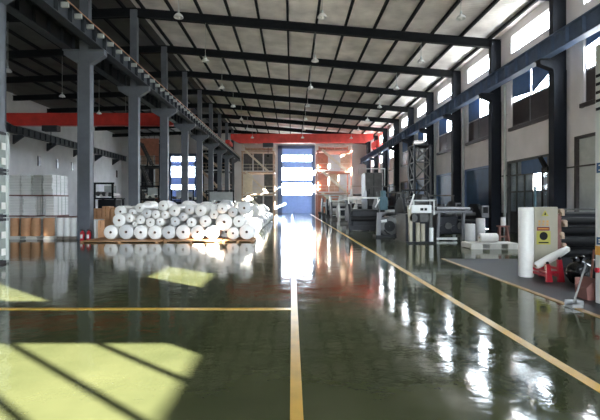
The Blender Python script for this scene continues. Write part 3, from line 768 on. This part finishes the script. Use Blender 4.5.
def roller_machine(name, label, cat, x0, x1, y0_, y1_, h, mbody, mroll, mtop, seed, nr=3, top_frame=True, motor=True):
    """a converting machine: two side frames, rollers between, table, motor, control box, top frame"""
    rnd = random.Random(seed); o = ((x0 + x1) / 2, (y0_ + y1_) / 2, 0); t = thing(name, label, cat, o)
    d = y1_ - y0_
    for xx in (x0, x1 - .12):
        MB(o).prism([(xx, y0_, 0), (xx, y1_, 0), (xx, y1_, h * .75), (xx, y0_ + d * .6, h), (xx, y0_ + d * .2, h), (xx, y0_, h * .6)], (.12, 0, 0)).build('side_frame', mbody, t)
    for q in range(nr):
        yy = y0_ + d * (.18 + .64 * q / max(1, nr - 1)); zz = h * (.38 + .4 * rnd.random()); r = .09 + .1 * rnd.random()
        MB(o).rod((x0 + .12, yy, zz), (x1 - .12, yy, zz), r, 18).build('roller', mroll[q % len(mroll)], t, smooth=True)
    MB(o).box(x0 + .12, x1 - .12, y0_ + .1, y1_ - .1, .12, .22).box(x0 + .12, x1 - .12, y0_ + .05, y0_ + .13, .05, .3).build('base_tray', mbody, t)
    if motor:
        m_ = MB(o); m_.rod((x0 - .05, y0_ + d * .3, .4), (x0 - .45, y0_ + d * .3, .4), .17, 16).box(x0 - .35, x0 - .1, y0_ + d * .3 - .1, y0_ + d * .3 + .1, 0, .26); m_.build('motor', M_mach2, t, smooth=True)
    if top_frame:
        f = MB(o); zt_ = h + .35
        f.bar((x0 + .06, y0_ + d * .3, h * .9), (x0 + .06, y0_ + d * .3, zt_), .07, .07).bar((x1 - .06, y0_ + d * .3, h * .9), (x1 - .06, y0_ + d * .3, zt_), .07, .07).bar((x0, y0_ + d * .3, zt_), (x1, y0_ + d * .3, zt_), .09, .09)
        f.build('top_frame', mtop, t)
    cb = MB(o).box(x1 - .1, x1 + .25, y0_ - .05, y0_ + .15, h * .55, h * .95, bevel=.015).build('control_box', M_leg, t)
    MB(o).box(x1 - .05, x1 + .2, y0_ - .06, y0_ - .045, h * .7, h * .9).build('screen', M_black, cb)
    return t

# white slitter, nearest big machine along the right line
x0, x1, ys, ye = X_at(406, 17.6), X_at(431, 17.6), 17.4, 19.2; o = ((x0 + x1) / 2, 18, 0)
t = thing('slitting_machine', 'white topped slitting machine with tall arms, beside the dark table machine', 'machine', o)
MB(o).prism([(x0 + .1, ys, 0), (x0 + .2, ys, 0), (x0 + .2, ys, 1.3), (x0 + .12, ys, 1.5), (x0 + .02, ys, 1.5), (x0 + .06, ys, 1.2)], (0, .16, 0)).build('side_frame', M_cream, t)
MB(o).box(x1 - .12, x1, ys, ye, 0, 1.3, bevel=.015).build('side_frame', M_mach2, t)
MB(o).box(x0 + .16, x1 - .05, ys - .05, ys + .45, 1.2, 1.52, bevel=.03).build('top_cover', M_white, t)
MB(o).box(x0 + .5, x0 + .62, ys - .07, ys - .045, 1.30, 1.40).box(x0 + .66, x0 + .76, ys - .07, ys - .045, 1.30, 1.40).build('vent', M_black, t)
MB(o).bar((x0 + .38, ys + .5, 1.52), (x0 + .38, ys + .5, 1.72), .06, .06).bar((x0 + .35, ys + .5, 1.7), (x1 + .25, ys + .5, 1.7), .06, .06).bar((x1 + .22, ys + .5, 1.1), (x1 + .22, ys + .5, 1.7), .06, .06).build('handrail', M_offw, t)
MB(o).bar((x0 + .06, ys - .04, 1.35), (x0 + .26, ys - .04, 1.95), .06, .05).build('tension_arm', M_white, t)
for q, (xx, mt, hh) in enumerate(((x0 + .42, M_cream, .82), (x0 + .62, M_cream, .78), (x0 + .95, M_white, .62))):
    MB(o).rod((xx, ys + .02, .08), (xx, ys + .02, hh), .085, 16).build('standing_roller', mt, t, smooth=True)
MB(o).rod((x0 + .25, ys + .0, 1.0), (x0 + .25, ys + .3, 1.0), .16, 20).build('hand_wheel', M_mach2, t, smooth=True)
MB(o).box(x0 + .5, x0 + .85, ys + .02, ys + .3, .85, 1.18, bevel=.02).build('gear_box', M_mach2, t)
MB(o).box(x0, x1, ys + .25, ye, .05, 1.15).build('inner_body', M_mach, t)
MB(o).box(x0 - .05, x1 + .1, ys - .05, ye, 0, .06).build('base_plate', M_mach, t)

# dark table machine beside it
x0, x1, ys, ye = X_at(437, 18.6), X_at(475, 18.6), 18.6, 20.4; o = ((x0 + x1) / 2, 19.4, 0)
t = thing('table_machine', 'dark table machine with pale top beneath the blue doors, beside the white slitter', 'machine', o)
MB(o).box(x0 - .1, x1 - .1, ys, ye, 1.18, 1.27, bevel=.015).build('table_top', M_leg, t)
for (xx, yy) in ((x0 + .05, ys + .1), (x1 - .5, ys + .1), (x0 + .05, ye - .2), (x1 - .3, ye - .2)): MB(o).bar((xx, yy, 0), (xx + .06, yy, 1.18), .12, .1).build('leg', M_leg, t)
MB(o).box(x0 + .2, x1 - .6, ys + .25, ye - .2, .25, 1.05, bevel=.08).build('drive_body', M_mach, t)
for q in range(4): MB(o).rod((x0 + .3 + q * .26, ys + .2, .5 + .12 * (q % 2)), (x0 + .3 + q * .26, ys + .34, .5 + .12 * (q % 2)), .14, 18).build('gear_wheel', M_mach2 if q % 2 else M_mach, t, smooth=True)
MB(o).box(x0, x1 - .75, ys + .0, ys + .12, .04, .13).build('foot_bar', M_white, t)
MB(o).box(x0 + .1, x1 - .2, ys + .5, ye - .4, 1.27, 1.45, bevel=.05).build('roller_cover', M_mach, t)
MB(o).rod((x0 + .1, ys + .3, 1.36), (x1 - .1, ys + .3, 1.36), .06, 14).build('roller', M_steel, t, smooth=True)

# grey blower
xb, yb_ = X_at(391, 20.4), 20.6; o = (xb, yb_, 0)
t = thing('blower', 'squat grey blower with a round dark inlet, on the floor beside the white slitter', 'blower', o)
MB(o).lathe((xb - .05, yb_ - .1, .52), [(.02, 0), (.30, 0), (.44, .05), (.46, .2), (.46, .5), (.4, .6), (.02, .62)], 28, 'Y').build('fan_housing', M_mach2, t, smooth=True)
MB(o).lathe((xb - .05, yb_ - .14, .52), [(.02, .02), (.2, .02), (.2, 0), (.25, 0), (.25, .06)], 24, 'Y').build('inlet', M_black, t, smooth=True)
MB(o).box(xb + .1, xb + .68, yb_ - .05, yb_ + .6, .2, 1.02, bevel=.12).build('motor_cover', M_mach2, t, smooth=True)
MB(o).box(xb - .7, xb + .75, yb_ - .2, yb_ + .7, 0, .1, bevel=.01).build('base_plate', M_mach, t)
MB(o).bar((xb - .55, yb_, .1), (xb - .5, yb_, 1.15), .16, .2).build('support', M_leg, t)
MB(o).rod((xb - .45, yb_ - .15, .75), (xb - .2, yb_ - .2, .78), .06).build('valve', M_white, t)
MB(o).path([(xb - .3, yb_ - .15, .35), (xb - .2, yb_ - .25, .2), (xb - .05, yb_ - .3, .13)], .035).build('hose', M_black, t)

# dark laminator with white bar and teal motor
x0, x1, ys, ye = X_at(349, 25), X_at(381, 25), 25, 27; o = ((x0 + x1) / 2, 26, 0)
t = roller_machine('laminating_machine', 'dark laminating machine with a white top bar and teal motor, behind the grey blower', 'machine', x0, x1, ys, ye, 1.55, M_mach, [M_black, M_mach2], M_white, 21, 4)
MB(o).box(x1 - .1, x1 + .38, ys - .1, ys + .4, 1.2, 1.95, bevel=.05).rod((x1 + .14, ys + .1, 1.95), (x1 + .14, ys + .1, 2.3), .15, 16).build('drive_motor', M_teal, t)
MB(o).bar((x1 - .1, ys - .12, 1.8), (x1 - .35, ys - .12, 1.35), .06, .06).build('tension_arm', M_white, t)
MB(o).box(x0 + .2, x1 - .1, ys + .3, ye - .3, .2, 1.2, bevel=.1).build('drum_cover', M_mach, t)
roller_machine('winding_machine', 'dark winding machine under the lattice tower, behind the laminating machine', 'machine', 5.3, 7.2, 27, 29, 1.9, M_mach, [M_black, M_steel], M_mach2, 31, 4)
roller_machine('winding_machine', 'pale winding machine beside the yellow line, behind the laminating machine', 'machine', 3.3, 4.7, 31, 33, 1.5, M_offw, [M_mach, M_film], M_offw, 41, 3)
roller_machine('winding_machine', 'tall dark winding machine close to the windows, past the lattice tower', 'machine', 6.0, 8.4, 35, 37.5, 2.6, M_mach, [M_black, M_mach2], M_mach2, 51, 4)
roller_machine('winding_machine', 'grey winding machine beside the yellow line, past the pale one', 'machine', 3.4, 5.2, 38, 40, 1.7, M_mach2, [M_film2, M_mach], M_offw, 61, 4)
roller_machine('winding_machine', 'dark winding machine beside the yellow line, past the grey one', 'machine', 3.5, 5.6, 44, 46.5, 2.0, M_mach, [M_film2, M_mach2], M_offw, 71, 4)
roller_machine('winding_machine', 'grey winding machine just before the salmon film tower', 'machine', 3.6, 6.2, 52, 55, 2.2, M_mach2, [M_film, M_mach], M_cream, 81, 4)
roller_machine('winding_machine', 'dark winding machine in front of the blue door, behind the table machine', 'machine', 7.8, 9.8, 22.5, 24.8, 1.55, M_mach, [M_black, M_mach2], M_mach, 91, 5, top_frame=False)
roller_machine('winding_machine', 'dark winding machine right behind the white slitter', 'machine', 5.6, 7.0, 22, 24, 1.9, M_mach, [M_black, M_mach2, M_steel], M_mach, 95, 5)
roller_machine('winding_machine', 'low dark winding machine between the blower and the lattice tower', 'machine', 7.98, 9.9, 26.3, 28.2, 1.7, M_mach, [M_black, M_steel], M_mach2, 97, 4)
roller_machine('winding_machine', 'pale winding machine deep in the line, past the drying cabinet', 'machine', 4.2, 6.2, 48, 50, 2.3, M_offw, [M_film, M_mach2, M_steel], M_cream, 103, 5)
roller_machine('winding_machine', 'tall pale winding machine near the windows, just before the salmon tower', 'machine', 7.6, 9.8, 55.5, 58, 3.4, M_offw, [M_film, M_mach2], M_cream, 107, 5)
# tall enclosed dryer with pipes
xa, xb, ys = X_at(366, 36.5), X_at(385, 36.5), 40.5; o = ((xa + xb) / 2, 42, 0); xa += .6; xb += .6
t = thing('drying_cabinet', 'tall dark drying cabinet with a pipe frame on top, between the winding machines', 'cabinet', o)
MB(o).box(xa, xb, ys, ys + 2.2, 1.2, 4.4, bevel=.04).build('cabinet_body', M_mach2, t)
for xx in (xa + .1, xb - .1):
    for yy in (ys + .1, ys + 2.1): MB(o).box(xx - .06, xx + .06, yy - .06, yy + .06, 0, 1.2).build('leg', M_mach, t)
MB(o).path([(xa - .6, ys - .05, 4.2), (xa - .6, ys - .05, 4.75), (xb + .2, ys - .05, 4.75), (xb + .2, ys - .05, 3.2)], .05).build('pipe', M_offw, t)
MB(o).box((xa + xb) / 2 - .03, (xa + xb) / 2 + .03, ys - .03, ys, 1.3, 4.3).box(xa + .3, xa + .4, ys - .06, ys, 2.4, 2.9).build('door_seam', M_mach, t)

# clutter machines in the side bay, beyond the column
def bench(label, px0, px1, Yb, h, seed):
    x0, x1 = X_at(px0, Yb), X_at(px1, Yb); o = ((x0 + x1) / 2, Yb + .8, 0); rnd = random.Random(seed)
    t = thing('machine_bench', label, 'bench', o)
    MB(o).box(x0, x1, Yb, Yb + 1.6, h - .1, h).build('bench_top', M_mach, t)
    for xx in (x0 + .1, x1 - .1):
        for yy in (Yb + .1, Yb + 1.5): MB(o).box(xx - .06, xx + .06, yy - .06, yy + .06, 0, h - .1).build('leg', M_mach, t)
    MB(o).box(x0 + .2, x1 - .2, Yb + .4, Yb + 1.4, .3, h - .12, bevel=.05).build('drive_body', M_mach, t)
    n = 6
    for q in range(n):
        xx = x0 + .3 + (x1 - x0 - .6) * q / (n - 1); zz = h + .12 + .15 * rnd.random()
        MB(o).rod((xx, Yb + .2, zz), (xx, Yb + 1.2, zz), .1 + .06 * rnd.random(), 14).build('spool', M_film if q % 2 else M_mach2, t, smooth=True)
    f = MB(o); hh = max(h + .95, 2.9)
    f.bar((x0 + .1, Yb + .2, h), (x0 + .1, Yb + .2, hh), .1, .1).bar((x1 - .3, Yb + .2, h), (x1 - .3, Yb + .2, hh), .12, .12).bar((x0, Yb + .2, hh), (x1 - .2, Yb + .2, hh), .1, .12)
    f.build('overhead_frame', M_black, t)
    MB(o).box(x0 + .25, x1 - .5, Yb + 1.3, Yb + 1.35, h + .1, hh - .1).build('screen_panel', M_offw, t)
bench('black framed machine bench with pale screen panel behind the first grey column', 92, 116, 29, 1.95, 2)
bench('dark machine bench with white spools between the second and third grey columns', 139, 162, 34, 1.9, 4)
bench('dark machine bench low under the side bay gable window', 170, 196, 44, 1.9, 6)
bench('dark machine bench behind the film rolls, nearest the tan tower', 205, 236, 47, 1.6, 9)

# ------------------------------------------------------------------ loose goods on the right
pallet('whitewashed pallet with dark slots on the grey floor strip beside the table machine', X_at(469, 15.4), X_at(517, 15.4), 15.2, 16.1, M_wood_w, 'pallets on the machine side', h=.2)
Yq = 16.3
upright('film_roll', 'white upright roll with a small red mark beside the table machine leg', X_at(470, Yq + .2), Yq + .2, 0.0, .19, .82, M_film2, group='white rolls by the table machine')
upright('film_roll', 'taller white upright roll behind the lying white roll', X_at(480.5, Yq + .9), Yq + .9, 0.0, .17, 1.0, M_film2, group='white rolls by the table machine')
t = place_roll(X_at(488, 15.65), 15.65, .2 + .165, .165, .62, 'short white roll lying crosswise on the whitewashed pallet', 'white rolls by the table machine', rz=H2)
xx, yy = X_at(503, 16.6), 16.6; o = (xx, yy, 0)
t = thing('roll_stand', 'small brown trestle stand at the end of the whitewashed pallet', 'stand', o)
for s in (-1, 1): MB(o).bar((xx + s * .18, yy - .15, 0), (xx + s * .12, yy, .72), .07, .07).bar((xx + s * .18, yy + .15, 0), (xx + s * .12, yy, .72), .07, .07).build('trestle_leg', M_lid, t)
MB(o).box(xx - .2, xx + .2, yy - .1, yy + .1, .70, .75).build('stand_top', M_lid, t)
MB(o).box(xx - .16, xx + .16, yy - .04, yy + .04, .3, .36).build('cross_bar', M_lid, t)
upright('film_roll', 'little white roll standing on the brown trestle', xx, yy, .75, .085, .32, M_film, group='white rolls by the table machine')

# tall white roll, front of the printing machine
upright('film_roll', 'tall slim white roll standing upright in front of the cream machine panel', X_at(526, 9.55), 9.55, 0.006, .152, 1.50, M_film, group='white rolls by the table machine')

# cream printing machine with warning signs
Ym = 10.2
x0, x1 = X_at(534.5, Ym), X_at(558, Ym); o = (x0 + .9, Ym + .6, 0)
t = thing('printing_machine', 'cream printing machine with yellow warning signs and black rollers', 'machine', o)
sp = MB(o).box(x0, x1, Ym, Ym + .14, .006, 1.51, bevel=.02).build('side_panel', M_cream, t)
def zz_(py): return Z_at(py, Ym)
def xx_(px): return X_at(px, Ym)
tri = MB(o); ca, cb_ = xx_(545), zz_(213.4)
tri.prism([(ca - .085, Ym - .006, zz_(216)), (ca + .085, Ym - .006, zz_(216)), (ca, Ym - .006, zz_(210.3))], (0, .006, 0)); tri.build('warning_triangle', M_sign_y, sp)
MB(o).prism([(ca - .02, Ym - .009, zz_(215)), (ca + .02, Ym - .009, zz_(215)), (ca + .008, Ym - .009, zz_(212.4)), (ca - .008, Ym - .009, zz_(212.4))], (0, .004, 0)).build('warning_mark', M_black, sp)
tx = MB(o)
for i, (a, b_, py) in enumerate(((538, 541, 221.5), (542, 545, 221.5), (546, 549, 221.5), (538, 540.5, 224.5), (541.5, 544.5, 224.5), (545.5, 549, 224.5))):
    tx.box(xx_(a), xx_(b_), Ym - .004, Ym, zz_(py + .9), zz_(py + .35)).box(xx_(a), xx_(b_), Ym - .004, Ym, zz_(py - .4), zz_(py - .9)).box(xx_((a + b_) / 2 - .35), xx_((a + b_) / 2 + .35), Ym - .004, Ym, zz_(py + .9), zz_(py - .9))
tx.build('orange_lettering', M_sign_o, sp)
MB(o).box(xx_(537), xx_(549.5), Ym - .004, Ym, zz_(230.6), zz_(227)).build('red_sign', M_sign_r, sp)
MB(o).box(xx_(538), xx_(548.5), Ym - .006, Ym - .004, zz_(229.2), zz_(228.3)).build('sign_lettering', M_sign_o, sp)
MB(o).box(xx_(536.5), xx_(550.5), Ym - .004, Ym, zz_(244.5), zz_(231)).build('yellow_sign', M_sign_y, sp)
MB(o).rod((xx_(543.5), Ym - .008, zz_(236)), (xx_(543.5), Ym - .004, zz_(236)), .095, 20).box(xx_(538.5), xx_(548.5), Ym - .006, Ym - .003, zz_(243.2), zz_(242)).build('sign_symbol', M_black, sp)
rx0, rx1 = x1, X_at(600, Ym) + .5
MB(o).box(rx0, rx1, Ym + .75, Ym + .9, .006, 1.35).build('back_panel', M_mach, t)
MB(o).box(rx1, rx1 + .12, Ym, Ym + .9, .006, 1.5).build('side_panel', M_cream, t)
for q, (yy, zz, r) in enumerate(((Ym + .25, 1.18, .09), (Ym + .3, .95, .11), (Ym + .22, .7, .12), (Ym + .3, .42, .12))):
    MB(o).rod((rx0, yy, zz), (rx1, yy, zz), r, 20).build('roller', M_black, t, smooth=True)
MB(o).box(rx0 - .02, rx1, Ym + .1, Ym + .16, 1.42, 1.47).box(rx0, rx1, Ym + .3, Ym + .36, 1.35, 1.40).build('top_rail', M_mach2, t)
for q, (px, py) in enumerate(((562, 211), (565, 222), (562, 234), (564, 245))):
    MB(o).rod((X_at(px, Ym), Ym - .02, Z_at(py, Ym)), (X_at(px, Ym), Ym + .12, Z_at(py, Ym)), .05, 16).box(X_at(px, Ym) - .03, X_at(px, Ym) + .03, Ym - .05, Ym + .1, Z_at(py, Ym) - .11, Z_at(py, Ym) - .03).build('pressure_valve', M_tan, t, smooth=True)
MB(o).box(x1 - .01, x1 + .09, Ym + .02, Ym + .1, .2, 1.35).build('adjuster_rail', M_lid, t)
MB(o).rod((x0 + .06, Ym + .08, 1.5), (x0 + .06, Ym + .08, 2.0), .03, 10).build('air_pipe', M_teal, t)

# red stand with a long white roll across it
Ys = 9.2
o = (X_at(546, Ys), Ys, .006)
t = thing('roll_jack', 'red two legged roll jack holding up a white roll before the cream machine', 'jack', o)
for i, px in enumerate((540, 551.5)):
    xx = X_at(px, Ys); h_ = [.36, .45][i]
    MB(o).prism([(xx - .06, Ys - .36, .006), (xx + .06, Ys - .36, .006), (xx + .035, Ys - .3, h_), (xx - .035, Ys - .3, h_)], (0, .07, 0)).build('leg', M_redp, t)
    MB(o).prism([(xx - .05, Ys + .36, .006), (xx + .05, Ys + .36, .006), (xx + .03, Ys + .3, h_ - .1), (xx - .03, Ys + .3, h_ - .1)], (0, .05, 0)).build('leg', M_redp, t)
    MB(o).ball((xx, Ys - .27, h_ + .02), .032).build('knob', M_black, t, smooth=True)
    MB(o).bar((xx, Ys - .28, .12), (xx, Ys + .36, .12), .05, .05).bar((xx, Ys - .28, h_ - .16 - .03 * i), (xx, Ys + .33, h_ - .16 - .03 * i), .05, .05).build('cross_bar', M_redp, t)
MB(o).bar((X_at(540, Ys), Ys - .3, .2), (X_at(551.5, Ys), Ys - .3, .2), .05, .05).build('brace', M_redp, t)
a = Vector((X_at(535.5, 9.2), 9.2, Z_at(266, 9.2))); b_ = Vector((X_at(569.5, 9.3), 9.3, Z_at(248, 9.3))); d = (b_ - a)
t = thing('film_roll', 'white roll slanting across the red jack', 'roll', (a + b_) / 2)
c = (a + b_) / 2; ax = d.normalized()
m_ = MB(c); L = d.length
prof = [(.03, -L / 2), (.06, -L / 2), (.075, -L / 2 + .04), (.085, -L * .1), (.08, L * .25), (.06, L / 2 - .04), (.02, L / 2)]
m_.lathe(c, prof, 24); q = m_.build('film_body', M_film, t, smooth=True); q.rotation_euler = ax.to_track_quat('Z', 'Y').to_euler()
m_ = MB(c); m_.rod((c.x, c.y, c.z - L / 2 - .004), (c.x, c.y, c.z - L / 2 + .02), .03, 14); q = m_.build('core_tube', M_corep, t); q.rotation_euler = ax.to_track_quat('Z', 'Y').to_euler()

# rubbish bags, broom, box
def bag(label, x, y, r, h, seed):
    rnd = random.Random(seed); o = (x, y, .006); t = thing('rubbish_bag', label, 'bag', o, 'black rubbish bags before the printing machine')
    m_ = MB(o); m_.ball((x, y, .006 + h * .48), 1, (r, r * .8, h * .48), 4)
    for v in m_.bm.verts:
        n = v.co.normalized()
        k = 1 + .10 * math.sin(7 * n.x + seed) * math.cos(6 * n.z + seed * 2) + .05 * math.sin(15 * n.y + 3 * seed) + rnd.uniform(-.012, .012)
        v.co.x *= k; v.co.y *= k
        if v.co.z < .01: v.co.z = .004
    m_.build('bag_body', M_bag, t, smooth=True)
    MB(o).lathe((x, y, .006 + h * .93), [(.05, -.03), (.022, .02), (.03, .05), (.07, .1), (.05, .12)], 14).build('knot', M_bag, t, smooth=True)
bag('glossy black rubbish bag right behind the red jack', X_at(574, 9.0), 9.0, .16, .40, 1)
bag('largest glossy black rubbish bag, in the middle of the heap', X_at(581, 8.5), 8.5, .24, .50, 2)
bag('black rubbish bag leaning by the reddish box', X_at(591.5, 9.2), 9.2, .18, .46, 3)
# broom
xh, yh = X_at(575, 6.75), 6.75; o = (xh, yh, .0)
t = thing('dustpan_broom', 'long handled metal dustpan standing at the edge of the ochre line', 'dustpan', o)
top = (X_at(586, 7.1), 7.1, Z_at(264, 7.1))
MB(o).rod((xh + .01, yh + .05, .05), top, .014, 12).build('handle', M_steel, t)
MB(o).prism([(xh - .12, yh - .1, .0), (xh + .07, yh - .1, .0), (xh + .07, yh - .1, .02), (xh - .12, yh - .1, .012)], (0, .2, 0)).box(xh + .05, xh + .07, yh - .1, yh + .1, .0, .12).box(xh - .10, xh + .07, yh + .085, yh + .1, .0, .1).box(xh - .1, xh + .07, yh - .1, yh - .09, .0, .06).build('pan', M_steel, t)
MB(o).rod((top[0] - .004, top[1] - .02, top[2] - .12), (top[0], top[1], top[2] + .01), .02, 12).build('grip', M_black, t)
x, y = X_at(588.5, 7.3), 7.3; o = (x, y, .006)
t = thing('waste_box', 'reddish brown waste box at the foot of the white cabinet', 'box', o)
MB(o).prism([(x - .08, y - .1, .006), (x + .12, y - .1, .006), (x + .14, y - .1, .26), (x + .06, y - .1, .36), (x - .1, y - .1, .20)], (0, .3, 0)).build('box_body', M_lid, t)
MB(o).box(x - .1, x + .14, y + .18, y + .2, .2, .34).build('flap', M_lid, t)
tag(MB((X_at(589, 7.56), 7.56, .006)).rod((X_at(589, 7.56), 7.56, .006), (X_at(594, 7.72), 7.72, .78), .016, 10).build('stick', mat('pink_handle', (.5, .2, .16), .5)), 'short pinkish stick poking out of the reddish waste box', 'stick')

# white cabinet at the right edge
x0, x1, ys, ye = X_at(595, 7.04), X_at(595, 7.04) + 1.3, 6.1, 7.04; o = ((x0 + x1) / 2, 6.6, 0)
t = thing('control_cabinet', 'tall white louvred cabinet with an orange band, at the edge of the machine side', 'cabinet', o)
MB(o).box(x0, x1, ys, ye, .006, 4.12, bevel=.02).build('cabinet_body', M_white, t)
YE = 6.98
lv = MB(o)
for q in range(5): z = Z_at(76 + 8.3 * q, YE); lv.box(x0 - .012, x0 + .01, ys + .1, ye - .035, z - .022, z + .022)
lv.build('louvre', M_black, t)
MB(o).box(x0 - .006, x0 + .01, ys + .02, ye - .01, Z_at(255, YE), Z_at(246, YE)).build('orange_band', M_sign_o, t)
for q, (pa, pb) in enumerate(((163, 173), (237, 244.5))):
    s_ = MB(o).box(x0 - .01, x0 + .01, ys + .5, ye - .05, Z_at(pb, YE), Z_at(pa, YE)).build('blue_plate', M_sign_b, t)
    MB(o).box(x0 - .014, x0, ys + .62, ye - .1, Z_at(pa + 3.2, YE), Z_at(pa + 2, YE)).box(x0 - .014, x0, ys + .62, ye - .1, Z_at(pb - 2, YE), Z_at(pb - 3.2, YE)).build('plate_lettering', M_film, s_)
MB(o).rod((x0 - .03, ye - .07, Z_at(270, YE)), (x0, ye - .07, Z_at(270, YE)), .04, 16).build('stop_button', M_redp, t)
